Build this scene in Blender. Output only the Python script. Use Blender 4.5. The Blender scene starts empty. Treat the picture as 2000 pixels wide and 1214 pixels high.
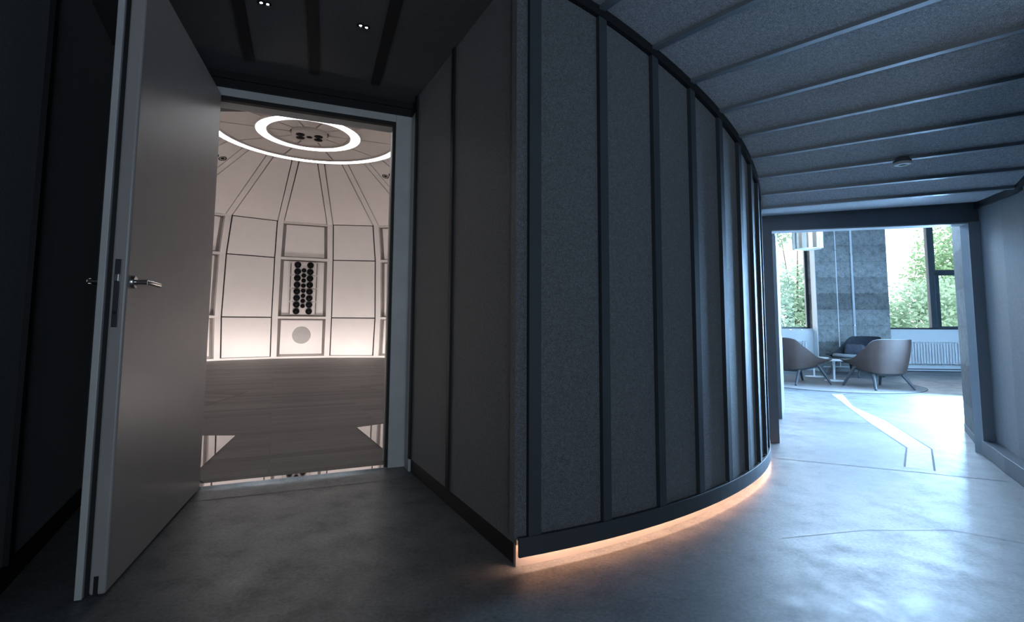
import bpy, math, random
from mathutils import Vector, Matrix
random.seed(7)
C = bpy.context.scene.collection
PI = math.pi
def rad(a): return a * PI / 180.0

# ------------------------------------------------------------------ mesh helpers
class MB:
    """collects geometry, then links it as ONE mesh object"""
    def __init__(s): s.v = []; s.f = []; s.sm = []; s.uv = None
    def add(s, vs, fs, smooth=False):
        b = len(s.v); s.v.extend([tuple(p) for p in vs])
        for f in fs: s.f.append(tuple(i + b for i in f)); s.sm.append(smooth)
        return s
    def quad(s, a, b, c, d): return s.add([a, b, c, d], [(0, 1, 2, 3)])
    def box(s, c, size, ax=None):
        """box centred at c, size (x,y,z), ax = (xdir, ydir) plan directions or None"""
        X, Y, Z = Vector((1, 0, 0)), Vector((0, 1, 0)), Vector((0, 0, 1))
        if ax is not None:
            X = Vector((ax[0], ax[1], 0)).normalized(); Y = Vector((-X.y, X.x, 0))
        c = Vector(c); hx, hy, hz = (q / 2 for q in size); vs = []
        for sz in (-1, 1):
            for sx, sy in ((-1, -1), (1, -1), (1, 1), (-1, 1)):
                vs.append(c + X * hx * sx + Y * hy * sy + Z * hz * sz)
        return s.add(vs, [(0, 3, 2, 1), (4, 5, 6, 7), (0, 1, 5, 4), (1, 2, 6, 5), (2, 3, 7, 6), (3, 0, 4, 7)])
    def prism(s, poly, z0, z1):
        """vertical prism over a counter-clockwise plan polygon; z may be a list per vertex"""
        n = len(poly)
        z0 = [z0] * n if not isinstance(z0, (list, tuple)) else z0
        z1 = [z1] * n if not isinstance(z1, (list, tuple)) else z1
        vs = [(p[0], p[1], z0[i]) for i, p in enumerate(poly)] + [(p[0], p[1], z1[i]) for i, p in enumerate(poly)]
        fs = [tuple(range(n - 1, -1, -1)), tuple(range(n, 2 * n))]
        fs += [(i, (i + 1) % n, (i + 1) % n + n, i + n) for i in range(n)]
        return s.add(vs, fs)
    def hexa(s, lo, hi):
        """8-point block: 4 points lo (ccw) and 4 matching points hi"""
        return s.add(list(lo) + list(hi), [(0, 3, 2, 1), (4, 5, 6, 7), (0, 1, 5, 4), (1, 2, 6, 5), (2, 3, 7, 6), (3, 0, 4, 7)])
    def loft(s, rings, close=True, caps=True, smooth=True):
        n = len(rings[0]); vs = [p for r in rings for p in r]; fs = []
        for k in range(len(rings) - 1):
            for i in range(n if close else n - 1):
                j = (i + 1) % n
                fs.append((k * n + i, k * n + j, (k + 1) * n + j, (k + 1) * n + i))
        s.add(vs, fs, smooth)
        if caps and close:
            s.add(rings[0], [tuple(range(n - 1, -1, -1))]); s.add(rings[-1], [tuple(range(n))])
        return s
    def lathe(s, prof, c=(0, 0, 0), axis=(0, 0, 1), n=32, smooth=True, caps=True):
        A = Vector(axis).normalized(); U = A.orthogonal().normalized(); V = A.cross(U); c = Vector(c); rings = []
        for r, h in prof:
            rings.append([c + A * h + (U * math.cos(2 * PI * i / n) + V * math.sin(2 * PI * i / n)) * r for i in range(n)])
        return s.loft(rings, True, caps, smooth)
    def tube(s, pts, r, n=12, smooth=True):
        pts = [Vector(p) for p in pts]; rs = r if isinstance(r, (list, tuple)) else [r] * len(pts); rings = []
        up = None
        for i, p in enumerate(pts):
            d = (pts[min(i + 1, len(pts) - 1)] - pts[max(i - 1, 0)]).normalized()
            if up is None: up = d.orthogonal().normalized()
            up = (up - d * up.dot(d)).normalized(); V = d.cross(up)
            rings.append([p + (up * math.cos(2 * PI * k / n) + V * math.sin(2 * PI * k / n)) * rs[i] for k in range(n)])
        return s.loft(rings, True, True, smooth)
    def build(s, name, mat, parent=None, bevel=0, seg=2, origin=None):
        me = bpy.data.meshes.new(name)
        vs = s.v
        if origin is not None: vs = [(x - origin[0], y - origin[1], z - origin[2]) for x, y, z in vs]
        me.from_pydata(vs, [], s.f); me.validate(clean_customdata=False); me.update()
        if len(me.polygons) == len(s.sm): me.polygons.foreach_set('use_smooth', s.sm)
        if s.uv:
            L = me.uv_layers.new(name='UVMap')
            for lp in me.loops:
                p = me.vertices[lp.vertex_index].co; L.data[lp.index].uv = s.uv(p)
        for m in (mat if isinstance(mat, (list, tuple)) else [mat]): me.materials.append(m)
        o = bpy.data.objects.new(name, me); C.objects.link(o)
        if origin is not None: o.location = origin
        if parent is not None: o.parent = parent
        if bevel:
            b = o.modifiers.new('bevel', 'BEVEL'); b.width = bevel; b.segments = seg; b.limit_method = 'ANGLE'; b.angle_limit = rad(40)
        return o

def thing(name, label, cat, loc=(0, 0, 0), rz=0, group=None):
    o = bpy.data.objects.new(name, None); C.objects.link(o); o.empty_display_size = .1
    o.location = loc; o.rotation_euler = (0, 0, rz)
    return tag(o, label, cat, group)
def tag(o, label, cat, group=None):
    o['label'] = label; o['category'] = cat
    if group: o['group'] = group
    return o
SET = {}
def struct(o, label=None, cat=None):
    o['kind'] = 'structure'
    if label: o['label'] = label
    if cat: o['category'] = cat
    return o
def structure(name, label, cat):
    o = bpy.data.objects.new(name, None); C.objects.link(o); o.empty_display_size = .1
    return struct(o, label, cat)
def copy_tree(o, parent=None):
    c = o.copy(); C.objects.link(c)
    if parent is not None: c.parent = parent
    for ch in list(o.children): copy_tree(ch, c)
    return c

# ------------------------------------------------------------------ materials
def newmat(name):
    m = bpy.data.materials.new(name); m.use_nodes = True
    n = m.node_tree.nodes; n.clear(); out = n.new('ShaderNodeOutputMaterial')
    return m, m.node_tree, out
def pbsdf(t, out, col=(.5, .5, .5), rough=.5, metal=0, spec=.5):
    b = t.nodes.new('ShaderNodeBsdfPrincipled'); b.inputs['Base Color'].default_value = (*col, 1)
    b.inputs['Roughness'].default_value = rough; b.inputs['Metallic'].default_value = metal
    b.inputs['Specular IOR Level'].default_value = spec
    t.links.new(b.outputs[0], out.inputs[0]); return b
def coord(t, kind='Object', scale=(1, 1, 1), rot=(0, 0, 0)):
    tc = t.nodes.new('ShaderNodeTexCoord'); mp = t.nodes.new('ShaderNodeMapping')
    mp.inputs['Scale'].default_value = scale; mp.inputs['Rotation'].default_value = rot
    t.links.new(tc.outputs[kind], mp.inputs[0]); return mp.outputs[0]
def noise(t, vec, scale, detail=4, rough=.6):
    n = t.nodes.new('ShaderNodeTexNoise'); n.inputs['Scale'].default_value = scale
    n.inputs['Detail'].default_value = detail; n.inputs['Roughness'].default_value = rough
    t.links.new(vec, n.inputs['Vector']); return n.outputs['Fac']
def ramp(t, fac, stops):
    r = t.nodes.new('ShaderNodeValToRGB'); e = r.color_ramp.elements
    while len(e) < len(stops): e.new(.5)
    for k, (p, c) in enumerate(stops):
        e[k].position = p; e[k].color = (*c, 1) if len(c) == 3 else c
    t.links.new(fac, r.inputs[0]); return r.outputs[0]
def mix(t, a, b, fac, mode='MIX'):
    m = t.nodes.new('ShaderNodeMix'); m.data_type = 'RGBA'; m.blend_type = mode
    if isinstance(fac, float): m.inputs[0].default_value = fac
    else: t.links.new(fac, m.inputs[0])
    for k, x in ((6, a), (7, b)):
        if isinstance(x, tuple): m.inputs[k].default_value = (*x, 1)
        else: t.links.new(x, m.inputs[k])
    return m.outputs[2]
def bump(t, b, h, strength=.3, dist=.01):
    n = t.nodes.new('ShaderNodeBump'); n.inputs['Strength'].default_value = strength; n.inputs['Distance'].default_value = dist
    t.links.new(h, n.inputs['Height']); t.links.new(n.outputs[0], b.inputs['Normal'])

def plain(name, col, rough=.5, metal=0, spec=.5, var=.06, scale=6):
    m, t, out = newmat(name); b = pbsdf(t, out, col, rough, metal, spec)
    v = noise(t, coord(t), scale, 3)
    lo = tuple(max(0, c * (1 - var)) for c in col); hi = tuple(min(1, c * (1 + var)) for c in col)
    t.links.new(ramp(t, v, [(.3, lo), (.7, hi)]), b.inputs['Base Color'])
    return m
def felt(name, col, sheen=.25, rgh=.58, spc=.45):
    m, t, out = newmat(name); b = pbsdf(t, out, col, rgh, 0, spc)
    v = coord(t); f = noise(t, v, 260, 2, .7); g = noise(t, v, 60, 3, .6)
    s = ramp(t, f, [(.30, tuple(c * .4 for c in col)), (.5, tuple(c * .95 for c in col)), (.72, tuple(min(1, c * 2.1) for c in col))])
    s = mix(t, s, ramp(t, g, [(.3, (.78, .78, .78)), (.7, (1.2, 1.2, 1.2))]), 1.0, 'MULTIPLY')
    t.links.new(s, b.inputs['Base Color']); b.inputs['Sheen Weight'].default_value = sheen
    bump(t, b, f, .6, .004); return m
def emit(name, col, s):
    m, t, out = newmat(name); e = t.nodes.new('ShaderNodeEmission')
    e.inputs[0].default_value = (*col, 1); e.inputs[1].default_value = s; t.links.new(e.outputs[0], out.inputs[0]); return m

M = {}
M['felt'] = felt('grey_felt', (.105, .113, .125))
M['felt_ceiling'] = felt('brightened_ceiling_felt', (.42, .445, .475))  # same felt as the walls, the ceiling's extra light put into its colour
M['felt_dark'] = felt('charcoal_felt', (.05, .052, .056))
M['steel_dark'] = plain('dark_coated_steel', (.105, .12, .135), .45, .1, .3)
M['batten'] = plain('dark_blue_grey_batten', (.05, .06, .07), .5, .1, .3)
M['steel_black'] = plain('black_coated_steel', (.012, .013, .015), .55, 0, .3)
M['slat'] = plain('grey_ceiling_slat_metal', (.30, .33, .36), .38, .55, .5)
M['frame_grey'] = plain('grey_lacquered_door_frame', (.56, .575, .59), .4, 0, .5)
M['leaf'] = plain('pale_grey_door_lacquer', (.40, .385, .385), .38, 0, .5, .03)
M['black'] = plain('black_rubber', (.006, .006, .007), .6)
M['chrome'] = plain('brushed_stainless_steel', (.55, .53, .51), .25, 1)
M['dark_metal'] = plain('dark_lock_metal', (.10, .10, .11), .35, .9)
M['white_panel'] = plain('warm_white_dome_panel', (.72, .672, .648), .6, 0, .3, .02, 3)
M['rib'] = plain('warm_white_dome_rib', (.70, .655, .632), .55, 0, .3, .02, 3)
M['gap'] = plain('dark_joint_backing', (.035, .03, .03), .8)
M['gap_mid'] = plain('grey_recess_backing', (.30, .275, .265), .8)
M['driver'] = plain('black_speaker_cone', (.004, .004, .0045), .5, 0, .15)
M['driver_rim'] = plain('black_speaker_surround', (.02, .02, .021), .5)
M['cab'] = plain('pale_speaker_cabinet', (.62, .57, .55), .5, 0, .3)
M['grille'] = plain('grey_speaker_grille', (.36, .34, .33), .9, 0, .1)
M['white'] = plain('white_paint', (.78, .80, .80), .5, 0, .4, .02)
M['white_metal'] = plain('white_lacquered_metal', (.82, .83, .83), .35, 0, .5, .02)
M['plaster'] = plain('pale_grey_plaster', (.55, .57, .58), .8, 0, .2, .04)
M['plaster_dark'] = plain('dark_grey_plaster', (.05, .052, .056), .9, 0, .2)
M['win'] = plain('anthracite_window_frame', (.045, .055, .065), .4, .2, .5)
M['leather'] = plain('brown_leather_shell', (.058, .038, .031), .6, 0, .3, .12, 9)
M['fabric_dark'] = plain('charcoal_chair_fabric', (.045, .05, .06), .95, 0, .1, .2, 60)
M['fabric_grey'] = plain('grey_seat_fabric', (.30, .31, .32), .95, 0, .1, .1, 60)
M['pillow'] = plain('slate_pillow_fabric', (.085, .09, .11), .95, 0, .1, .2, 40)
M['wood_dark'] = plain('dark_stained_leg_wood', (.04, .042, .047), .5)
M['rug'] = felt('pale_grey_wool_rug', (.24, .225, .218), 0.0, .95, .1)
M['rug_edge'] = plain('dark_rug_binding', (.05, .05, .055), .9)
M['lamp'] = plain('brushed_lamp_metal', (.30, .26, .21), .3, 1, .5, .1)
M['lamp_in'] = plain('white_lamp_inside', (.7, .65, .6), .6)
M['plinth'] = plain('pale_plinth_board', (.55, .47, .41), .8, 0, .2)
M['joint'] = plain('dark_floor_joint', (.13, .135, .14), .9)
M['channel'] = plain('trowelled_floor_fill', (.40, .41, .42), .55, 0, .4, .25, 22)
M['slab_white'] = plain('pale_stone_floor_slab', (.80, .75, .735), .35, 0, .5, .04, 5)
M['bark'] = plain('tree_bark', (.10, .075, .055), .9)
M['grass'] = plain('grass_ground', (.12, .2, .07), .95, 0, .1, .3, 2)
M['ring'] = emit('ring_light_diffuser', (.93, .95, 1.0), 10.0)
M['led_warm'] = emit('warm_led_strip', (1.0, .60, .42), 75.0)
M['led_spot'] = emit('spot_led', (1.0, .95, .88), 60.0)

def concrete_floor():
    m, t, out = newmat('polished_concrete_floor'); b = pbsdf(t, out, (.4, .4, .4), .3, 0, .38)
    v = coord(t); big = noise(t, v, .9, 6, .6); mid = noise(t, v, 4.5, 8, .7); fine = noise(t, v, 60, 4, .7)
    c = ramp(t, big, [(.28, (.12, .123, .127)), (.5, (.19, .194, .198)), (.72, (.26, .264, .268))])
    c = mix(t, c, ramp(t, mid, [(.32, (.62, .62, .62)), (.5, (1, 1, 1)), (.7, (1.15, 1.15, 1.15))]), .8, 'MULTIPLY')
    c = mix(t, c, ramp(t, fine, [(.3, (.6, .6, .6)), (.7, (1.3, 1.3, 1.3))]), .8, 'MULTIPLY')
    t.links.new(c, b.inputs['Base Color'])
    r = ramp(t, mid, [(.3, (.55, .55, .55)), (.7, (.34, .34, .34))]); t.links.new(r, b.inputs['Roughness'])
    bump(t, b, mid, .05, .01); return m
M['concrete_floor'] = concrete_floor()
def raw_concrete(name='raw_cast_concrete', k=1.0):
    m, t, out = newmat(name); b = pbsdf(t, out, (.3, .3, .3), .85, 0, .2)
    v = coord(t); big = noise(t, v, 1.2, 5, .6); mid = noise(t, v, 9, 10, .82); pit = noise(t, v, 46, 6, .8)
    sx = t.nodes.new('ShaderNodeSeparateXYZ'); t.links.new(v, sx.inputs[0])
    wob = t.nodes.new('ShaderNodeMath'); wob.operation = 'MULTIPLY_ADD'; wob.inputs[1].default_value = 2.6; t.links.new(sx.outputs[2], wob.inputs[0])
    w2 = t.nodes.new('ShaderNodeMath'); w2.operation = 'MULTIPLY'; w2.inputs[1].default_value = .35; t.links.new(mid, w2.inputs[0]); t.links.new(w2.outputs[0], wob.inputs[2])
    fl_ = t.nodes.new('ShaderNodeMath'); fl_.operation = 'FLOOR'; t.links.new(wob.outputs[0], fl_.inputs[0])
    wn = t.nodes.new('ShaderNodeTexWhiteNoise'); wn.noise_dimensions = '1D'; t.links.new(fl_.outputs[0], wn.inputs['W'])
    fr = t.nodes.new('ShaderNodeMath'); fr.operation = 'FRACT'; t.links.new(wob.outputs[0], fr.inputs[0])
    c = ramp(t, mid, [(.36, (.19 * k, .192 * k, .188 * k)), (.5, (.34 * k, .345 * k, .335 * k)), (.66, (.45 * k, .455 * k, .44 * k))])
    c = mix(t, c, ramp(t, wn.outputs[0], [(.0, (.55, .55, .55)), (1.0, (1.15, 1.15, 1.15))]), .9, 'MULTIPLY')
    c = mix(t, c, ramp(t, fr.outputs[0], [(.0, (.5, .5, .5)), (.05, (1, 1, 1)), (.6, (1, 1, 1)), (1.0, (.82, .82, .82))]), .7, 'MULTIPLY')
    c = mix(t, c, ramp(t, pit, [(.34, (.32, .32, .32)), (.46, (1, 1, 1))]), .85, 'MULTIPLY')
    c = mix(t, c, ramp(t, big, [(.3, (.75, .75, .75)), (.7, (1.2, 1.2, 1.18))]), .8, 'MULTIPLY')
    t.links.new(c, b.inputs['Base Color']); bump(t, b, pit, .3, .01); return m
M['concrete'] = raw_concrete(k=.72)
M['concrete_dark'] = raw_concrete('darkened_reveal_concrete', .36)  # same concrete, darkened to offset the strong lamps falling on the reveal
M['steel_jamb'] = plain('grey_jamb_lining', (.30, .32, .34), .5, 0, .4)
M['leaf_slide'] = plain('pale_grey_sliding_leaf', (.17, .18, .19), .6, 0, .2)
M['portal'] = plain('blue_grey_portal_steel', (.17, .19, .215), .45, .1, .35)
def planks():
    m, t, out = newmat('grey_stained_floor_planks'); b = pbsdf(t, out, (.1, .1, .1), .5, 0, .25)
    tc = t.nodes.new('ShaderNodeTexCoord')
    br = t.nodes.new('ShaderNodeTexBrick'); br.inputs['Scale'].default_value = 1.0
    br.inputs['Brick Width'].default_value = 2.1; br.inputs['Row Height'].default_value = .145
    br.inputs['Mortar Size'].default_value = .003; br.inputs['Color1'].default_value = (.026, .023, .022, 1)
    br.inputs['Color2'].default_value = (.085, .077, .074, 1); br.inputs['Mortar'].default_value = (.008, .007, .007, 1)
    t.links.new(tc.outputs['UV'], br.inputs['Vector'])
    mp = t.nodes.new('ShaderNodeMapping'); mp.inputs['Scale'].default_value = (1.2, 30, 1); t.links.new(tc.outputs['UV'], mp.inputs[0])
    g = noise(t, mp.outputs[0], 2.0, 5, .6)
    c = mix(t, br.outputs['Color'], ramp(t, g, [(.3, (.45, .45, .45)), (.7, (1.5, 1.5, 1.5))]), .9, 'MULTIPLY')
    t.links.new(c, b.inputs['Base Color']); return m
M['planks'] = planks()
def leafmat(name, c1, c2):
    m, t, out = newmat(name)
    d = t.nodes.new('ShaderNodeBsdfDiffuse'); tr = t.nodes.new('ShaderNodeBsdfTranslucent'); mx = t.nodes.new('ShaderNodeMixShader')
    v = noise(t, coord(t), 2.2, 3); col = ramp(t, v, [(.3, c1), (.7, c2)])
    t.links.new(col, d.inputs[0]); t.links.new(col, tr.inputs[0]); mx.inputs[0].default_value = .45
    t.links.new(d.outputs[0], mx.inputs[1]); t.links.new(tr.outputs[0], mx.inputs[2]); t.links.new(mx.outputs[0], out.inputs[0]); return m
M['leaf_a'] = leafmat('mid_green_foliage', (.16, .27, .15), (.36, .52, .33))
M['leaf_b'] = leafmat('pale_green_foliage', (.22, .34, .25), (.44, .58, .46))
def glass():
    m, t, out = newmat('clear_window_glass')
    tr = t.nodes.new('ShaderNodeBsdfTransparent'); gl = t.nodes.new('ShaderNodeBsdfGlossy'); gl.inputs['Roughness'].default_value = .02
    tr.inputs[0].default_value = (.97, .98, .98, 1)
    fr = t.nodes.new('ShaderNodeFresnel'); fr.inputs[0].default_value = 1.45; mx = t.nodes.new('ShaderNodeMixShader')
    t.links.new(fr.outputs[0], mx.inputs[0]); t.links.new(tr.outputs[0], mx.inputs[1]); t.links.new(gl.outputs[0], mx.inputs[2])
    t.links.new(mx.outputs[0], out.inputs[0]); return m
M['glass'] = glass()

# ------------------------------------------------------------------ camera
EYE, PITCH, ROLL = 1.1, .085, .0055
cp, sp, cr, sr = math.cos(PITCH), math.sin(PITCH), math.cos(ROLL), math.sin(ROLL)
right = Vector((1, 0, 0)); fwd = Vector((0, cp, sp)); up = Vector((0, -sp, cp))
r2 = right * cr + up * sr; u2 = up * cr - right * sr
cd = bpy.data.cameras.new('camera'); cam = bpy.data.objects.new('camera', cd); C.objects.link(cam)
mw = Matrix.Identity(4)
for i in range(3):
    mw[i][0] = r2[i]; mw[i][1] = u2[i]; mw[i][2] = -fwd[i]
mw[2][3] = EYE
cam.matrix_world = mw
cd.sensor_width = 36; cd.lens = 18.0; cd.shift_y = -(607 - 545.8) / 2000; cd.clip_start = .02
bpy.context.scene.camera = cam

# ------------------------------------------------------------------ corridor frame of reference
CX, CY = -1.606, 6.307                  # centre of the curved corridor
def pol(r, a): return (CX + r * math.cos(rad(a)), CY + r * math.sin(rad(a)))
RF = 4.25                                # felt face of the curved wall
SEAM = [-68.05, -66.75, -61.25, -56.05, -51.3, -46.65, -42.38, -38.6, -35.05, -31.7, -28.4, -25.2, -19.0]
HL = [2.88, 2.86, 2.767, 2.665, 2.573, 2.487, 2.405, 2.322, 2.241, 2.163, 2.098, 2.10, 2.15]   # ceiling height at the curved wall
HR = [2.76, 2.745, 2.655, 2.56, 2.485, 2.441, 2.365, 2.286, 2.213, 2.135, 2.085, 2.11, 2.17]   # and at the outer wall
def interp(a, tab):
    if a <= SEAM[0]: return tab[0]
    for i in range(len(SEAM) - 1):
        if SEAM[i] <= a <= SEAM[i + 1]:
            k = (a - SEAM[i]) / (SEAM[i + 1] - SEAM[i]); return tab[i] * (1 - k) + tab[i + 1] * k
    return tab[-1]
def hceil(r, a):
    k = (r - 4.26) / (5.8 - 4.26); return interp(a, HL) * (1 - k) + interp(a, HR) * k
def arcs(a0, a1, step=1.6):
    n = max(1, int(math.ceil(abs(a1 - a0) / step))); return [a0 + (a1 - a0) * i / n for i in range(n + 1)]
def shrink(a): return -.00022 * max(0.0, a + 42.0) ** 2      # the wall tightens towards the lounge
def ringwall(m, r0, r1, a0, a1, zb, zt, step=1.6):
    """curved block between radii r0<r1, angles a0..a1; zb, zt functions of angle"""
    A = arcs(a0, a1, step); vs = []
    for a in A:
        p, q = pol(r0 + shrink(a), a), pol(r1 + shrink(a), a)
        vs += [(*p, zb(a)), (*q, zb(a)), (*q, zt(a)), (*p, zt(a))]
    fs = []
    for i in range(len(A) - 1):
        b = 4 * i; c = b + 4
        fs += [(b + 1, c + 1, c + 2, b + 2), (b + 2, c + 2, c + 3, b + 3), (b, b + 3, c + 3, c), (b + 1, b, c, c + 1)]
    fs += [(0, 1, 2, 3)]; e = 4 * (len(A) - 1); fs += [(e, e + 3, e + 2, e + 1)]
    return m.add(vs, fs)

# ------------------------------------------------------------------ floor (concrete)
fl = MB(); fl.quad((-4.2, -4, 0), (14.6, -4, 0), (14.6, 13.6, 0), (-4.2, 13.6, 0))
floor = struct(fl.build('floor', M['concrete_floor']), 'grey polished concrete floor running from the dark door recess to the bright lounge', 'floor')
def ribbon(pts, w, z=.0015):
    m = MB(); pts = [Vector((p[0], p[1], 0)) for p in pts]
    L = []; R = []
    for i, p in enumerate(pts):
        d = (pts[min(i + 1, len(pts) - 1)] - pts[max(i - 1, 0)]).normalized(); n = Vector((-d.y, d.x, 0))
        L.append(p + n * w / 2); R.append(p - n * w / 2)
    for i in range(len(pts) - 1):
        m.add([(R[i].x, R[i].y, z), (R[i + 1].x, R[i + 1].y, z), (L[i + 1].x, L[i + 1].y, z), (L[i].x, L[i].y, z)], [(0, 1, 2, 3)])
    return m
for pts, w in (([(2.20, 4.337), (3.02, 3.98), (3.527, 3.742)], .008), ([(-2.0, 3.22), (-.70, 3.757)], .008), ([(3.45, 5.97), (3.6, 5.945), (4.037, 5.872)], .02),
               ([(1.40, 2.75), (1.9, 2.86), (2.38, 2.867), (2.9, 2.5)], .003),
               ([(5.106, 8.30), (4.349, 6.583), (4.037, 5.872), (3.576, 4.739), (3.075, 4.108)], .014),
               ([(5.30, 8.30), (4.655, 7.082), (4.339, 6.029), (3.761, 4.689), (3.22, 3.998)], .014)):
    ribbon(pts, w).build('floor_joint', M['joint'], floor)
ch = MB()
La = [(5.106, 8.30), (4.349, 6.583), (4.037, 5.872), (3.576, 4.739), (3.075, 4.108)]
Lb = [(5.30, 8.30), (4.655, 7.082), (4.339, 6.029), (3.761, 4.689), (3.22, 3.998)]
for i in range(4): ch.quad((*La[i], .0008), (*La[i + 1], .0008), (*Lb[i + 1], .0008), (*Lb[i], .0008))
ch.build('filled_floor_channel', M['channel'], floor)

# ------------------------------------------------------------------ curved felt wall of the round room
wall = structure('wall_center', 'curved dark felt clad wall with upright battens and a glowing skirting', 'wall')
LAST = 10
for i in range(1, LAST):
    a0, a1 = SEAM[i], SEAM[i + 1]
    ringwall(MB(), RF - .06, RF, a0 + .02, a1 - .02, lambda a: .14, lambda a: hceil(RF, a)).build('felt_panel', M['felt'], wall)
ringwall(MB(), RF - .06, RF, -67.55, -66.77, lambda a: .14, lambda a: hceil(RF, a)).build('felt_panel', M['felt'], wall)
ringwall(MB(), RF - .06, RF, SEAM[LAST] + .02, -12, lambda a: .14, lambda a: hceil(RF, a)).build('felt_panel', M['felt'], wall)
for i in range(1, LAST + 1):
    w = .062 if i == 1 else .05
    da = math.degrees(w / RF)
    ringwall(MB(), RF, RF + .024, SEAM[i], SEAM[i] + da, lambda a: .15, lambda a: hceil(RF, a) - .05).build('batten', M['batten'], wall)
bb = MB(); ringwall(bb, RF + .014, RF + .03, -67.4, -12, lambda a: .066, lambda a: .15)
bb.build('baseboard', M['batten'], wall, .003)
tt = MB(); ringwall(tt, RF - .02, RF + .028, -67.5, -19.5, lambda a: hceil(RF, a) - .055, lambda a: hceil(RF, a) + .03)
tt.build('top_trim', M['steel_black'], wall)
pl = MB(); ringwall(pl, RF - .06, RF - .035, -67.25, -12, lambda a: 0, lambda a: .13); pl.build('plinth', M['plinth'], wall)
sf = MB(); ringwall(sf, RF - .05, RF + .014, -67.25, -12, lambda a: .125, lambda a: .14); sf.build('recess_soffit', M['plinth'], wall)
ld = MB(); ringwall(ld, RF + .004, RF + .011, -66.9, -12, lambda a: .108, lambda a: .114); ld.build('led_strip', M['led_warm'], wall)
bk = MB(); ringwall(bk, RF - .30, RF - .07, -66.2, -12, lambda a: 0, lambda a: 3.2); bk.build('wall_core', M['plaster_dark'], wall)

# ------------------------------------------------------------------ corridor ceiling (drops towards the lounge)
ceil = structure('ceiling', 'grey felt corridor ceiling divided by radial metal slats', 'ceiling')
RO = 6.25
for i in range(1, len(SEAM) - 1):
    a0, a1 = SEAM[i], SEAM[i + 1]
    if a0 == -66.75: a0 = -68.0
    m = MB(); A = arcs(a0, a1, 1.6); n = 6
    vs = []
    for a in A:
        for k in range(n + 1):
            r = RF - .03 + shrink(a) + (RO - RF + .03 - shrink(a)) * k / n; vs.append((*pol(r, a), hceil(r, a)))
    nv = len(vs); vs += [(x, y, z + .05) for x, y, z in vs]; fs = []
    for j in range(len(A) - 1):
        for k in range(n):
            q = j * (n + 1) + k; fs.append((q, q + n + 1, q + n + 2, q + 1)); fs.append((q + nv, q + 1 + nv, q + n + 2 + nv, q + n + 1 + nv))
    m.add(vs, fs).build('felt_panel', M['felt_ceiling'], ceil)
for i in range(2, len(SEAM) - 1):
    if SEAM[i] == -25.2: continue
    a = SEAM[i]; m = MB()
    d = Vector((math.cos(rad(a)), math.sin(rad(a)), 0)); t = Vector((-d.y, d.x, 0)); lo = []; hi = []
    for r, ws in ((RF + .01 + shrink(a), (0, .042)), (RO, (0, .042))):
        for w in ws:
            p = Vector((CX, CY, 0)) + d * r + t * w; z = hceil(r, a)
            lo.append((p.x, p.y, z - .02)); hi.append((p.x, p.y, z + .01))
    m.hexa([lo[0], lo[2], lo[3], lo[1]], [hi[0], hi[2], hi[3], hi[1]]).build('slat', M['slat'], ceil, .002)

# ------------------------------------------------------------------ door recess: right wall, door wall, header, left wall, ceiling
P0 = Vector((.0105, 2.457)); P1 = Vector((-.744, 3.900)); W = (P1 - P0).normalized(); LV = (P1 - P0).length
NV = Vector((-W.y, W.x))                  # points to the left (into the recess)
if NV.x > 0: NV = -NV
vw = structure('wall_right_of_door', 'straight dark felt wall from the door frame to the corner', 'wall')
def vblock(m, s0, s1, n0, n1, z0, z1):
    pts = [P0 + W * s0 + NV * n0, P0 + W * s1 + NV * n0, P0 + W * s1 + NV * n1, P0 + W * s0 + NV * n1]
    if (pts[1] - pts[0]).cross(pts[2] - pts[1]) < 0: pts = pts[::-1]
    return m.prism([(p.x, p.y) for p in pts], z0, z1)
HV = 2.87
for s0, s1 in ((-.05, .80), (.84, LV + .0)):
    vblock(MB(), s0, s1, -.06, .008, .10, HV).build('felt_panel', M['felt'], vw)
for s in (.80, LV - .035): vblock(MB(), s, s + .04, -.03, .022, .10, HV).build('batten', M['steel_black'], vw)
vblock(MB(), -.012, LV, -.06, 0, 0, .125).build('baseboard', M['steel_black'], vw, .003)
vblock(MB(), -.055, LV, -.06, .006, HV - .06, HV + .02).build('top_trim', M['steel_black'], vw)
vblock(MB(), -.0, LV + .9, -.14, -.061, 0, 3.2).build('wall_core', M['plaster_dark'], vw)

D0 = Vector((-2.051, 3.521)); D1 = Vector((-.936, 3.990)); U = (D1 - D0).normalized(); DW = (D1 - D0).length
ND = Vector((U.y, -U.x))                  # towards the camera
def dblock(m, s0, s1, n0, n1, z0, z1):
    pts = [D0 + U * s0 + ND * n0, D0 + U * s1 + ND * n0, D0 + U * s1 + ND * n1, D0 + U * s0 + ND * n1]
    if (pts[1] - pts[0]).cross(pts[2] - pts[1]) < 0: pts = pts[::-1]
    return m.prism([(p.x, p.y) for p in pts], z0, z1)
dwall = structure('wall_door', 'dark wall above the tall door opening', 'wall')
dblock(MB(), -.80, DW + .17, -.26, .02, 2.762, 3.0).build('header_fascia', M['steel_black'], dwall)
dblock(MB(), -.80, -.18, -.26, .12, 0, 3.0).build('wall_side', M['felt_dark'], dwall)
dblock(MB(), -.80, DW + .17, .018, .032, HV - .05, HV + .02).build('top_trim', M['steel_black'], dwall)

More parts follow.
